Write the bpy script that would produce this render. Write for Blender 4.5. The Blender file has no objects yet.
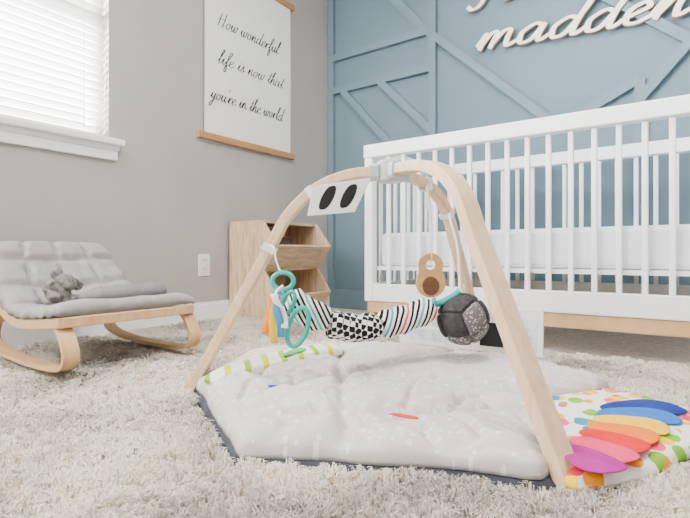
import bpy, bmesh, math, random
import numpy as np
from mathutils import Vector, noise, Matrix
random.seed(4)
C = bpy.context.scene.collection
PI = math.pi
# ------------------------------------------------------------------ frame of reference
YAW = math.radians(35.5); FPX = 480.0; CX = 345.0; HY = 255.0; CH = 0.345
Fv = Vector((-math.sin(YAW), math.cos(YAW), 0)); Rv = Vector((math.cos(YAW), math.sin(YAW), 0)); Zv = Vector((0, 0, 1))
CAM = Vector((0, 0, CH))
def W(l, d, z=0): return Fv*d + Rv*l + Zv*z
def ray(px, py): return Fv + Rv*((px-CX)/FPX) + Zv*((HY-py)/FPX)
def P(px, py, d): return CAM + ray(px, py)*d
def on_z(px, py, z): r = ray(px, py); return CAM + r*((z-CH)/r.z)
def on_x(px, py, x): r = ray(px, py); return CAM + r*(x/r.x)
def on_y(px, py, y): r = ray(px, py); return CAM + r*(y/r.y)
XW, YW, ZF, ZC = -2.21, 2.90, -0.05, 2.45

# ------------------------------------------------------------------ materials
def lin(c):
    return tuple(((v/255)/12.92 if v/255 <= .04045 else ((v/255+.055)/1.055)**2.4) for v in c) + (1,)
def base(name, rough):
    m = bpy.data.materials.new(name); m.use_nodes = True
    nt = m.node_tree; b = nt.nodes['Principled BSDF']; b.inputs['Roughness'].default_value = rough
    b.inputs['Specular IOR Level'].default_value = .3
    return m, nt, b
def nn(nt, t, **kw):
    n = nt.nodes.new(t)
    for k, v in kw.items():
        if k in n.inputs.keys(): n.inputs[k].default_value = v
        else: setattr(n, k, v)
    return n
def ramp(nt, fac, stops, interp='LINEAR'):
    r = nt.nodes.new('ShaderNodeValToRGB'); r.color_ramp.interpolation = interp
    el = r.color_ramp.elements
    while len(el) < len(stops): el.new(.5)
    for e, (p, c) in zip(el, stops): e.position = p; e.color = lin(c)
    nt.links.new(fac, r.inputs['Fac']); return r
def coords(nt, scale=(1, 1, 1), rot=(0, 0, 0)):
    t = nt.nodes.new('ShaderNodeTexCoord'); mp = nt.nodes.new('ShaderNodeMapping')
    mp.inputs['Scale'].default_value = scale; mp.inputs['Rotation'].default_value = rot
    nt.links.new(t.outputs['Object'], mp.inputs['Vector']); return mp.outputs[0]
def bump(nt, b, vec, scale, strength, dist=.004, detail=4):
    n = nn(nt, 'ShaderNodeTexNoise', Scale=scale); n.inputs['Detail'].default_value = detail
    nt.links.new(vec, n.inputs['Vector'])
    bp = nt.nodes.new('ShaderNodeBump'); bp.inputs['Strength'].default_value = strength; bp.inputs['Distance'].default_value = dist
    nt.links.new(n.outputs[0], bp.inputs['Height']); nt.links.new(bp.outputs[0], b.inputs['Normal'])
def plain(name, col, rough=.6, var=6, vs=8, bs=0, bscale=250):
    m, nt, b = base(name, rough); v = coords(nt)
    n = nn(nt, 'ShaderNodeTexNoise', Scale=vs); nt.links.new(v, n.inputs['Vector'])
    lo = tuple(max(0, c-var) for c in col); hi = tuple(min(255, c+var) for c in col)
    r = ramp(nt, n.outputs[0], [(.3, lo), (.7, hi)]); nt.links.new(r.outputs[0], b.inputs['Base Color'])
    if bs: bump(nt, b, v, bscale, bs)
    return m
def wood(name, c1, c2, scale=(3, 3, 40), rough=.5):
    m, nt, b = base(name, rough); v = coords(nt, scale)
    n = nn(nt, 'ShaderNodeTexNoise', Scale=2.0); n.inputs['Detail'].default_value = 6; n.inputs['Distortion'].default_value = .6
    nt.links.new(v, n.inputs['Vector'])
    r = ramp(nt, n.outputs[0], [(.3, c1), (.7, c2)]); nt.links.new(r.outputs[0], b.inputs['Base Color'])
    bump(nt, b, v, 6, .05); return m
def dots(name, bg, fg, scale, thr, rough=.85, bs=.2, stretch=(1, 1, 1)):
    m, nt, b = base(name, rough); v = coords(nt, stretch)
    vo = nn(nt, 'ShaderNodeTexVoronoi', Scale=scale); nt.links.new(v, vo.inputs['Vector'])
    r = ramp(nt, vo.outputs['Distance'], [(0, fg), (thr, bg)], 'CONSTANT'); nt.links.new(r.outputs[0], b.inputs['Base Color'])
    if bs: bump(nt, b, coords(nt), 300, bs)
    return m
def stripes(name, cols, scale, direction='X', rot=(0, 0, 0), dist=.3):
    m, nt, b = base(name, .85); v = coords(nt, (1, 1, 1), rot)
    w = nn(nt, 'ShaderNodeTexWave', Scale=scale); w.bands_direction = direction; w.wave_profile = 'SAW'; w.inputs['Distortion'].default_value = dist
    nt.links.new(v, w.inputs['Vector'])
    k = len(cols); r = ramp(nt, w.outputs['Fac'], [(i/k, c) for i, c in enumerate(cols)], 'CONSTANT')
    nt.links.new(r.outputs[0], b.inputs['Base Color']); return m
def checker(name, c1, c2, scale, rot):
    m, nt, b = base(name, .9); v = coords(nt, (1, 1, 1), rot)
    ck = nt.nodes.new('ShaderNodeTexChecker'); ck.inputs['Scale'].default_value = scale
    ck.inputs['Color1'].default_value = lin(c1); ck.inputs['Color2'].default_value = lin(c2)
    nt.links.new(v, ck.inputs['Vector']); nt.links.new(ck.outputs[0], b.inputs['Base Color']); return m
def dabs(name, bg, cols, scale, thr, stretch=(1, 1, 1), rot=(0, 0, 0), rnd=.6):
    m, nt, b = base(name, .9); v = coords(nt, stretch, rot)
    vo = nn(nt, 'ShaderNodeTexVoronoi', Scale=scale); vo.inputs['Randomness'].default_value = rnd; nt.links.new(v, vo.inputs['Vector'])
    sep = nt.nodes.new('ShaderNodeSeparateColor'); nt.links.new(vo.outputs['Color'], sep.inputs[0])
    k = len(cols); r = ramp(nt, sep.outputs[0], [(i/k, c) for i, c in enumerate(cols)], 'CONSTANT')
    mk_ = nn(nt, 'ShaderNodeMath', operation='LESS_THAN'); mk_.inputs[1].default_value = thr; nt.links.new(vo.outputs['Distance'], mk_.inputs[0])
    mx = nt.nodes.new('ShaderNodeMix'); mx.data_type = 'RGBA'; mx.inputs[6].default_value = lin(bg)
    nt.links.new(mk_.outputs[0], mx.inputs[0]); nt.links.new(r.outputs[0], mx.inputs[7]); nt.links.new(mx.outputs[2], b.inputs['Base Color'])
    bump(nt, b, coords(nt), 300, .2); return m

M_wall = plain('grey_wall_paint', (171, 167, 162), .8, 3, 3, .08, 300)
M_teal = plain('teal_wall_paint', (107, 130, 141), .75, 2, 3, .06, 300)
M_teal2 = plain('teal_trim_paint', (110, 133, 144), .6, 2, 3)
M_ceil = plain('ceiling_paint', (236, 236, 234), .9, 2, 3)
M_carpet = plain('beige_carpet', (218, 208, 194), .95, 18, 60, .6, 400)
M_trim = plain('white_trim_paint', (245, 245, 245), .4, 2, 3)
M_crib = plain('white_crib_paint', (247, 248, 250), .4, 2, 3)
M_sheet = plain('white_crib_sheet', (228, 230, 238), .9, 4, 10, .3, 60)
M_birch_lt = wood('light_gym_birch', (214, 180, 142), (230, 200, 166), (30, 30, 3))
M_shelfw = wood('shelf_pine', (180, 148, 112), (222, 196, 164), (25, 4, 4))
M_rod = wood('rod_oak', (168, 122, 76), (190, 144, 96), (30, 3, 30))
M_bw = wood('bouncer_beech', (196, 154, 108), (218, 180, 134), (4, 20, 4))
M_letter = wood('letter_plywood', (176, 140, 102), (200, 166, 126), (4, 4, 20))
M_lface = plain('cream_letter_paint', (248, 243, 234), .6, 2, 10)
M_gfab = plain('grey_quilted_fabric', (154, 150, 149), .95, 6, 30, .4, 350)
M_gfab2 = plain('darker_grey_belt_fabric', (124, 120, 121), .95, 6, 30, .5, 350)
M_plush = plain('grey_plush_fur', (122, 117, 112), 1.0, 28, 60, .9, 220)
M_paper = plain('poster_paper', (242, 241, 238), .9, 2, 5)
M_ink = plain('black_ink', (34, 32, 32), .8, 2, 5)
M_cord = plain('white_cord', (228, 224, 214), .9, 5, 60)
M_out = plain('white_outlet_plastic', (236, 235, 230), .35, 1, 3)
M_slot = plain('dark_slot', (70, 66, 62), .6, 2, 3)
M_strap = plain('white_strap_webbing', (240, 238, 234), .9, 5, 80, .3, 500)
M_hub = plain('pale_grey_hub_plastic', (182, 189, 197), .35, 2, 5)
M_matw = dots('pale_dotted_mat_fabric', (198, 191, 186), (224, 220, 216), 50, .26, .9, .3, (1, 1, .02))
M_back = plain('dark_grey_mat_backing', (66, 68, 76), .9, 8, 30, .3, 300)
M_pat = dabs('rainbow_dab_fabric', (238, 234, 226), [(238, 150, 10), (214, 40, 60), (30, 140, 166), (120, 176, 30), (240, 196, 10), (226, 76, 110), (238, 234, 226)], 34, .55, (1, .7, .02), (0, 0, .6), 1.0)
M_flap = stripes('green_yellow_striped_fabric', [(238, 235, 226), (238, 235, 226), (206, 200, 20), (238, 235, 226), (238, 235, 226), (146, 188, 50)], 3.0, 'X', (0, 0, -.9), 1.2)
M_red = plain('red_tag_felt', (210, 36, 20), .9, 5, 40)
M_navy = plain('navy_tag_felt', (30, 50, 130), .9, 5, 40)
M_green = plain('green_felt', (80, 174, 96), .9, 5, 40)
M_tealp = plain('teal_silicone', (36, 168, 154), .45, 3, 10)
RZ = -YAW
M_bw1 = stripes('black_white_and_teal_stripe_fabric', [(244, 243, 240), (24, 24, 26), (244, 243, 240), (24, 24, 26), (244, 243, 240), (80, 180, 170), (244, 243, 240), (24, 24, 26)], 7, 'X', (0, .55, RZ))
M_bw2 = checker('black_and_white_block_fabric', (22, 22, 24), (244, 243, 240), 74, (.5, .2, RZ+.3))
M_bw3 = stripes('black_white_red_stripe_fabric', [(244, 243, 240), (24, 24, 26), (244, 243, 240), (24, 24, 26), (244, 243, 240), (220, 80, 76), (244, 243, 240), (24, 24, 26), (244, 243, 240), (24, 24, 26), (244, 243, 240), (70, 170, 176)], 4, 'X', (0, -.4, RZ))
M_rib = [plain('orange_ribbon', (238, 130, 30), .9, 5, 40), plain('yellow_ribbon', (238, 200, 50), .9, 5, 40), plain('blue_ribbon', (60, 146, 196), .9, 5, 40), plain('cream_ribbon', (240, 234, 220), .9, 5, 40)]
M_ball = plain('charcoal_ball_fabric', (58, 55, 57), .95, 8, 90, .5, 300)
M_ballp = dots('grey_speckled_ball_fabric', (104, 99, 99), (206, 200, 197), 130, .28, .95, .3)
M_owl = wood('toy_maple', (188, 140, 90), (208, 162, 112), (3, 3, 30))
M_owld = wood('toy_walnut', (88, 54, 36), (114, 74, 50), (3, 3, 30))
M_card = plain('white_contrast_card', (230, 228, 226), .7, 1, 5)
M_black = plain('black_print', (24, 24, 26), .7, 2, 5)
def marble():
    m, nt, b = base('grey_marble_print', .5); v = coords(nt)
    n = nn(nt, 'ShaderNodeTexNoise', Scale=9.0); n.inputs['Distortion'].default_value = 2; n.inputs['Detail'].default_value = 5; nt.links.new(v, n.inputs['Vector'])
    r = ramp(nt, n.outputs[0], [(.3, (150, 154, 164)), (.5, (226, 227, 232)), (.7, (176, 180, 188))]); nt.links.new(r.outputs[0], b.inputs['Base Color']); return m
M_marb = marble()
M_bask = plain('dark_brown_wicker', (66, 50, 42), .9, 18, 90, .8, 120)
def blindmat():
    m, nt, b = base('white_blind_slat', .5); b.inputs['Base Color'].default_value = lin((240, 240, 240))
    tr = nt.nodes.new('ShaderNodeBsdfTranslucent'); tr.inputs[0].default_value = (.9, .9, .9, 1)
    mx = nt.nodes.new('ShaderNodeMixShader'); mx.inputs[0].default_value = .3
    o = nt.nodes['Material Output']; nt.links.new(b.outputs[0], mx.inputs[1]); nt.links.new(tr.outputs[0], mx.inputs[2]); nt.links.new(mx.outputs[0], o.inputs[0]); return m
M_blind = blindmat()
def glassmat():
    m, nt, b = base('window_glass', .05)
    t = nt.nodes.new('ShaderNodeBsdfTransparent'); g = nt.nodes.new('ShaderNodeBsdfGlossy'); g.inputs['Roughness'].default_value = .03
    mx = nt.nodes.new('ShaderNodeMixShader'); mx.inputs[0].default_value = .06
    nt.links.new(t.outputs[0], mx.inputs[1]); nt.links.new(g.outputs[0], mx.inputs[2]); nt.links.new(mx.outputs[0], nt.nodes['Material Output'].inputs[0]); return m
M_glass = glassmat()

# ------------------------------------------------------------------ mesh helpers
def thing(name, label, cat, loc, group=None):
    o = bpy.data.objects.new(name, None); C.objects.link(o); o.location = loc; o.empty_display_size = .05
    o['label'] = label; o['category'] = cat
    if group: o['group'] = group
    return o
def tag(o, label, cat, group=None):
    o['label'] = label; o['category'] = cat
    if group: o['group'] = group
    return o
def root_loc(o):
    v = Vector(o.location)
    while o.parent: o = o.parent; v += Vector(o.location)
    return v
def mk(name, bm, m, parent=None, smooth=False, bevel=0, sub=0, label=None, kind=None, solid=0):
    me = bpy.data.meshes.new(name)
    bmesh.ops.recalc_face_normals(bm, faces=bm.faces[:])
    vs = [v.co for v in bm.verts]
    if parent is None:
        mn = Vector([min(v[i] for v in vs) for i in range(3)]); mx = Vector([max(v[i] for v in vs) for i in range(3)])
        org = Vector(((mn.x+mx.x)/2, (mn.y+mx.y)/2, mn.z))
    else:
        org = root_loc(parent)
    for v in bm.verts: v.co -= org
    bm.to_mesh(me); bm.free()
    o = bpy.data.objects.new(name, me); C.objects.link(o)
    me.materials.append(m)
    if parent is None: o.location = org
    else: o.parent = parent
    if smooth:
        me.polygons.foreach_set('use_smooth', [True]*len(me.polygons))
    if solid:
        s = o.modifiers.new('solid', 'SOLIDIFY'); s.thickness = solid; s.offset = 0
    if bevel:
        b = o.modifiers.new('bevel', 'BEVEL'); b.width = bevel; b.segments = 2; b.limit_method = 'ANGLE'
    if sub:
        s = o.modifiers.new('sub', 'SUBSURF'); s.levels = sub; s.render_levels = sub
    if label: o['label'] = label
    if kind: o['kind'] = kind
    return o
def bx(bm, x0, x1, y0, y1, z0, z1):
    r = bmesh.ops.create_cube(bm, size=1)
    for v in r['verts']:
        v.co = Vector(((x0+x1)/2+v.co.x*(x1-x0), (y0+y1)/2+v.co.y*(y1-y0), (z0+z1)/2+v.co.z*(z1-z0)))
def box(x0, x1, y0, y1, z0, z1):
    bm = bmesh.new(); bx(bm, x0, x1, y0, y1, z0, z1); return bm
def cr(pts, n=6, closed=False):
    pts = [Vector(p) for p in pts]; out = []; k = len(pts)
    rng = range(k) if closed else range(k-1)
    for i in rng:
        p0 = pts[(i-1) % k] if (closed or i > 0) else pts[0]*2-pts[1]
        p1 = pts[i]; p2 = pts[(i+1) % k]
        p3 = pts[(i+2) % k] if (closed or i+2 < k) else p2*2-p1
        for j in range(n):
            t = j/n
            out.append(.5*((2*p1)+(p2-p0)*t+(2*p0-5*p1+4*p2-p3)*t*t+(3*p1-p0-3*p2+p3)*t**3))
    if not closed: out.append(pts[-1])
    return out
def sweep(bm, pts, w, t, side, closed=False, ch=.25, tf=None):
    side = Vector(side).normalized(); k = len(pts); rings = []
    for i, p in enumerate(pts):
        q0 = pts[i-1] if (i > 0 or closed) else p; q1 = pts[(i+1) % k] if (i < k-1 or closed) else p
        T = (q1-q0)
        if T.length < 1e-9: T = Vector((0, 0, 1))
        T.normalize(); N = T.cross(side)
        if N.length < 1e-6: N = Vector((0, 0, 1))
        N.normalize(); tt = t*(tf(T) if tf else 1)
        c = min(w, tt)*ch; a, b = w/2, tt/2
        sec = [(a-c, b), (a, b-c), (a, -b+c), (a-c, -b), (-a+c, -b), (-a, -b+c), (-a, b-c), (-a+c, b)]
        rings.append([bm.verts.new(p+side*u+N*v) for u, v in sec])
    n = 8
    for i in range(k if closed else k-1):
        A, B = rings[i], rings[(i+1) % k]
        for j in range(n): bm.faces.new((A[j], A[(j+1) % n], B[(j+1) % n], B[j]))
    if not closed: bm.faces.new(rings[0]); bm.faces.new(rings[-1][::-1])
def tube(bm, pts, r, n=10, closed=False):
    k = len(pts); rings = []; prev = None
    for i, p in enumerate(pts):
        q0 = pts[i-1] if (i > 0 or closed) else p; q1 = pts[(i+1) % k] if (i < k-1 or closed) else p
        T = (q1-q0).normalized()
        if prev is None:
            ref = Vector((0, 0, 1)) if abs(T.z) < .9 else Vector((1, 0, 0)); A = T.cross(ref).normalized()
        else:
            A = (prev-T*prev.dot(T)).normalized()
        prev = A; B = T.cross(A)
        rr = r(i/(k-1)) if callable(r) else r
        rings.append([bm.verts.new(p+(A*math.cos(2*PI*j/n)+B*math.sin(2*PI*j/n))*rr) for j in range(n)])
    for i in range(k if closed else k-1):
        A, B = rings[i], rings[(i+1) % k]
        for j in range(n): bm.faces.new((A[j], A[(j+1) % n], B[(j+1) % n], B[j]))
    if not closed: bm.faces.new(rings[0]); bm.faces.new(rings[-1][::-1])
def prism(bm, poly, off):
    off = Vector(off); a = [bm.verts.new(Vector(p)) for p in poly]; b = [bm.verts.new(Vector(p)+off) for p in poly]; n = len(a)
    bm.faces.new(a); bm.faces.new(b[::-1])
    for i in range(n): bm.faces.new((a[i], b[i], b[(i+1) % n], a[(i+1) % n]))
def annulus(bm, outer, inner, off):
    off = Vector(off); n = len(outer); R = [[bm.verts.new(Vector(p)) for p in outer], [bm.verts.new(Vector(p)) for p in inner], [bm.verts.new(Vector(p)+off) for p in inner], [bm.verts.new(Vector(p)+off) for p in outer]]
    for k in range(4):
        A, B = R[k], R[(k+1) % 4]
        for i in range(n): bm.faces.new((A[i], A[(i+1) % n], B[(i+1) % n], B[i]))
def ell(bm, c, r, rot=None, seg=20):
    res = bmesh.ops.create_uvsphere(bm, u_segments=seg, v_segments=seg//2+2, radius=1)
    for v in res['verts']:
        q = Vector((v.co.x*r[0], v.co.y*r[1], v.co.z*r[2]))
        if rot: q = rot @ q
        v.co = q+Vector(c)
def struct(name, bm, m, parent=None, **k):
    o = mk(name, bm, m, parent, **k)
    if parent is None: o['kind'] = 'structure'
    return o

# ------------------------------------------------------------------ setting
struct('floor', box(XW-.12, 1.9, -1.6, YW+.12, ZF-.06, ZF), M_carpet)
struct('ceiling', box(XW-.12, 1.9, -1.6, YW+.12, ZC, ZC+.06), M_ceil)
WY0, WY1, WZ0, WZ1 = .02, 1.19, .885, 2.05
bm = bmesh.new()
bx(bm, XW-.12, XW, -1.6, WY0, ZF, ZC); bx(bm, XW-.12, XW, WY1, YW+.12, ZF, ZC)
bx(bm, XW-.12, XW, WY0, WY1, ZF, WZ0); bx(bm, XW-.12, XW, WY0, WY1, WZ1, ZC)
struct('wall_left', bm, M_wall)
struct('wall_back', box(XW, 1.9, YW, YW+.12, ZF, ZC), M_teal)
bm = bmesh.new(); bx(bm, XW, XW+.016, -1.6, YW-.016, ZF, .07); bx(bm, XW, XW+.010, -1.6, YW-.016, .07, .08)
struct('baseboard_left', bm, M_trim, bevel=.003)
struct('baseboard_back', box(XW, 1.9, YW-.026, YW, ZF, .09), M_teal2, bevel=.003)
nb = [0]
def batten(a, b, w=.048):
    nb[0] += 1
    a, b = Vector(a), Vector(b); d = (b-a).normalized(); n = Vector((-d.y, d.x))*w/2
    y = YW
    poly = [(a.x+n.x, y, a.y+n.y), (b.x+n.x, y, b.y+n.y), (b.x-n.x, y, b.y-n.y), (a.x-n.x, y, a.y-n.y)]
    bm = bmesh.new(); prism(bm, poly, (0, -.034+.0004*nb[0], 0)); struct('trim_%d' % nb[0], bm, M_teal2)
def bp(px, py): p = on_y(px, py, YW); return (p.x, p.z)
xv = bp(434, 50)[0]; xl = XW+.03
batten((xl, .09), (xl, ZC), .05)
batten((xv, .09), (xv, ZC))
batten((xl, 1.815), (xv, 1.815)); batten((xl, 1.57), (xv, 1.57))
batten(bp(388, -6), bp(434, 37)); batten(bp(434, 36), bp(560, 128))
batten(bp(343, 90), bp(405, 160)); batten(bp(381, 82), bp(434, 132))
batten(bp(560, -25), bp(720, 56)); batten(bp(710, 20), bp(640, 100)); batten((bp(640, 100)[0], .09), (bp(640, 100)[0], 1.25))
batten(bp(560, 128), (bp(640, 100)[0], 1.25))
# window
win = bpy.data.objects.new('window_1', None); C.objects.link(win); win.location = (XW, (WY0+WY1)/2, WZ0); win['kind'] = 'structure'
bm = bmesh.new(); xo0, xo1 = XW-.12, XW-.075
bx(bm, xo0, xo1, WY0, WY0+.05, WZ0, WZ1); bx(bm, xo0, xo1, WY1-.05, WY1, WZ0, WZ1); bx(bm, xo0, xo1, WY0, WY1, WZ1-.05, WZ1); bx(bm, xo0, xo1, WY0, WY1, WZ0, WZ0+.05); bx(bm, xo0, xo1, WY0, WY1, 1.44, 1.49)
struct('window_frame', bm, M_trim, win, bevel=.004)
struct('pane', box(XW-.1, XW-.096, WY0+.04, WY1-.04, WZ0+.04, WZ1-.04), M_glass, win)
bm = bmesh.new(); bx(bm, XW-.08, XW+.05, WY0-.05, WY1+.055, WZ0-.028, WZ0+.002); struct('window_sill', bm, M_trim, win, bevel=.006)
bm = bmesh.new(); bx(bm, XW, XW+.018, WY0-.03, WY1+.035, WZ0-.095, WZ0-.028); bx(bm, XW, XW+.026, WY0-.035, WY1+.04, WZ0-.05, WZ0-.028); struct('apron', bm, M_trim, win, bevel=.004)
# blind
bl = thing('window_blind', 'white horizontal slat blind hanging in the bright window', 'blind', (XW-.035, (WY0+WY1)/2, WZ0+.005))
bm = bmesh.new(); z = WZ0+.045
while z < WZ1-.06:
    y0, y1 = WY0+.012, WY1-.008; a = math.radians(26); hw = .02
    dx, dz = math.cos(a)*hw, math.sin(a)*hw
    prof = [(-dx, -dz), (-dx*.3, -dz*.3+.003), (dx*.35, dz*.35+.003), (dx, dz)]
    up = [[bm.verts.new((XW-.034+p[0], y, z+p[1])) for p in prof] for y in (y0, y1)]
    dn = [[bm.verts.new((XW-.034+p[0], y, z+p[1]-.002)) for p in prof] for y in (y0, y1)]
    for i in range(3):
        bm.faces.new((up[0][i], up[0][i+1], up[1][i+1], up[1][i])); bm.faces.new((dn[0][i], dn[1][i], dn[1][i+1], dn[0][i+1]))
    z += .035
mk('slats', bm, M_blind, bl)
mk('head_rail', box(XW-.065, XW-.008, WY0+.008, WY1-.008, WZ1-.05, WZ1-.002), M_trim, bl, bevel=.003)
mk('bottom_rail', box(XW-.06, XW-.012, WY0+.012, WY1-.008, WZ0+.006, WZ0+.024), M_trim, bl, bevel=.003)
for y in (.2, .62, 1.08):
    bm = bmesh.new(); tube(bm, [Vector((XW-.008, y, WZ0+.02)), Vector((XW-.008, y, WZ1-.04))], .0018, 6); mk('ladder_cord', bm, M_cord, bl)

# ------------------------------------------------------------------ stroke lettering
G = {
'a': (1.1, [[(.75, .85), (.45, 1), (.1, .6), (.2, .05), (.55, .15), (.78, .92), (.75, .3), (.87, 0), (1.15, .25)]]),
'd': (1.1, [[(.75, .85), (.45, 1), (.1, .6), (.2, .05), (.55, .15), (.85, 1.2), (.97, 2.15), (.82, 1.1), (.78, .25), (.9, 0), (1.15, .25)]]),
'e': (.82, [[(-.03, .22), (.2, .4), (.62, .72), (.45, 1), (.13, .7), (.16, .15), (.45, 0), (.87, .28)]]),
'f': (.68, [[(0, .25), (.38, 1), (.68, 1.9), (.52, 2.15), (.32, 1.6), (.24, .2), (.18, -.7), (.35, -1), (.48, -.55), (.36, 0), (.73, .25)]]),
'h': (.97, [[(0, .25), (.35, 1.3), (.52, 2.05), (.36, 2.1), (.24, 1.3), (.15, 0)], [(.15, .2), (.4, .85), (.64, .95), (.64, .4), (.75, 0), (1.02, .25)]]),
'i': (.57, [[(0, .25), (.26, .97), (.22, .3), (.35, 0), (.62, .25)], [(.34, 1.4), (.38, 1.5)]]),
'l': (.57, [[(0, .25), (.36, 1.3), (.53, 2.05), (.38, 2.12), (.22, 1.2), (.2, .2), (.35, 0), (.62, .25)]]),
'n': (.97, [[(0, .22), (.16, .92), (.18, .5), (.15, 0)], [(.15, .2), (.4, .9), (.62, .92), (.63, .4), (.73, .03), (1.02, .25)]]),
'm': (1.45, [[(0, .22), (.16, .92), (.18, .5), (.15, 0)], [(.15, .2), (.36, .9), (.56, .92), (.57, .4), (.55, 0)], [(.55, .2), (.8, .9), (1.05, .92), (1.07, .4), (1.18, .03), (1.5, .25)]]),
'o': (.92, [[(.55, .97), (.2, .85), (.08, .35), (.35, 0), (.66, .4), (.56, .93), (.64, .76), (.97, .85)]]),
'r': (.72, [[(0, .22), (.2, .97), (.2, .5), (.17, 0)], [(.17, .3), (.36, .8), (.58, .95), (.7, .8)]]),
's': (.67, [[(0, .15), (.34, .9), (.43, 1), (.4, .6), (.5, .2), (.3, 0), (.08, .1)], [(.3, 0), (.72, .25)]]),
't': (.57, [[(0, .25), (.32, 1.1), (.39, 1.75), (.25, .5), (.32, .03), (.62, .25)], [(.02, 1.22), (.66, 1.3)]]),
'u': (1.0, [[(0, .3), (.15, .97), (.15, .3), (.3, 0), (.6, .4), (.72, .97), (.69, .3), (.8, 0), (1.05, .25)]]),
'w': (1.22, [[(0, .4), (.12, .97), (.15, .3), (.32, 0), (.52, .4), (.6, .92), (.6, .3), (.77, 0), (1, .5), (1.02, .97), (1.27, .85)]]),
'y': (.92, [[(0, .3), (.15, .97), (.15, .35), (.3, .1), (.55, .4), (.7, .97), (.56, -.2), (.36, -1), (.1, -.9), (.3, -.3), (.97, .25)]]),
'H': (1.4, [[(.2, 2), (.16, 1), (.1, 0)], [(1, 2.1), (.95, 1), (.88, 0), (1, -.02)], [(-.15, .95), (.55, 1.15), (1.25, 1.1)]]),
'J': (1.35, [[(.1, 1.9), (.5, 2.1), (1.1, 2.0)], [(.7, 2.05), (.68, .9), (.6, .1), (.32, -.15), (.02, .08)]]),
"'": (.3, [[(.15, 2.05), (.08, 1.7)]]), ' ': (.65, [])}
def lettering(bm, text, org, U, V, N, sx, sy, depth, stroke, shear=.22, n=5, thin=.5):
    x = 0; k = 0
    tf = lambda T: thin+(1.25-thin)*abs(T.dot(V))**1.5
    for ch in text:
        adv, sts = G[ch]
        for st in sts:
            pts = [Vector((x+a+b*shear, b, 0)) for a, b in st]; sm = cr(pts, n); k += 1
            sweep(bm, [org+U*(q.x*sx)+V*(q.y*sy)+N*(depth/2+(i*.022+(k % 3)*.4)*.001*(stroke/.024)) for i, q in enumerate(sm)], depth, stroke, N, ch=.15, tf=tf)
        x += adv
    return x
def width(text): return sum(G[c][0] for c in text)

# poster
py0, py1, pz0, pz1 = 1.727, 2.439, 1.015, 2.03
po = thing('wall_hanging', 'white canvas wall hanging with black cursive lettering between two wooden rods', 'wall art', (XW+.01, (py0+py1)/2, pz0))
bm = bmesh.new()
for i in range(13):
    t = i/12; zz = pz0+(pz1-pz0)*t; xx = XW+.012+.004*math.sin(t*PI)
    for y in (py0, py1): bm.verts.new((xx, y, zz))
bm.verts.ensure_lookup_table()
for i in range(12): bm.faces.new((bm.verts[2*i], bm.verts[2*i+1], bm.verts[2*i+3], bm.verts[2*i+2]))
mk('canvas', bm, M_paper, po, solid=.0015)
for zc, nm in ((pz0, 'bottom_rod'), (pz1, 'top_rod')):
    mk(nm, box(XW+.002, XW+.026, py0-.045, py1+.035, zc-.019, zc+.019), M_rod, po, bevel=.003)
Un, Vn, Nn = Vector((0, 1, 0)), Vector((0, 0, 1)), Vector((1, 0, 0))
for txt, y0, y1, zb in (('How wonderful', 1.815, 2.315, 1.665), ("life is now that", 1.815, 2.355, 1.45), ("you're in the world", 1.765, 2.355, 1.232)):
    s = (y1-y0)/width(txt); x = 0
    for wd_ in txt.split(' '):
        bm = bmesh.new()
        lettering(bm, wd_, Vector((XW+.0165, y0+x*s, zb)), Un, Vn, Nn, s, .041, .0012, .0047, .36, 5, .4)
        mk('printed_word', bm, M_ink, po); x += width(wd_+' ')
bm = bmesh.new(); tube(bm, [Vector((XW+.014, py0+.05, pz1+.02)), Vector((XW+.006, (py0+py1)/2, pz1+.22)), Vector((XW+.014, py1-.05, pz1+.02))], .002, 6); mk('hanging_cord', bm, M_cord, po)

# wooden words on the teal wall
Nb = Vector((0, -1, 0))
def word_sign(txt, x0, z0, sx, sy, slope, label):
    Ub = Vector((1, 0, -slope)).normalized()
    t = thing('cursive_word_sign', label, 'sign', (x0, YW, z0))
    bm = bmesh.new(); lettering(bm, txt, Vector((x0, YW-.018, z0)), Ub, Vn, Nb, sx, sy, .020, .028, .3, 8, .62); mk('wooden_letters', bm, M_letter, t)
    bm = bmesh.new(); lettering(bm, txt, Vector((x0, YW-.0385, z0)), Ub, Vn, Nb, sx, sy, .0016, .025, .3, 8, .62); mk('painted_face', bm, M_lface, t, label='cream painted front of the letters')
word_sign('madden', -1.06, 1.595, 1.06/width('madden'), .098, .075, 'cream and wood cursive name on the teal wall above the crib')
word_sign('Jlan', -1.115, 1.872, .15, .11, .05, 'cream and wood cursive word cut off by the top edge above the full name')

# outlet
oy, oz = 1.733, .289
ot = thing('wall_outlet', 'white double power outlet on the grey wall', 'outlet', (XW, oy, oz-.06))
mk('cover_plate', box(XW, XW+.006, oy-.04, oy+.04, oz-.062, oz+.062), M_out, ot, bevel=.003)
for dz in (-.026, .026):
    s = mk('socket', box(XW+.006, XW+.009, oy-.018, oy+.018, oz+dz-.017, oz+dz+.017), M_out, ot, bevel=.002)
    bm = bmesh.new()
    for yy in (-.008, .008): bx(bm, XW+.009, XW+.0095, oy+yy-.0015, oy+yy+.0015, oz+dz-.004, oz+dz+.008)
    mk('slots', bm, M_slot, s)

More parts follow.
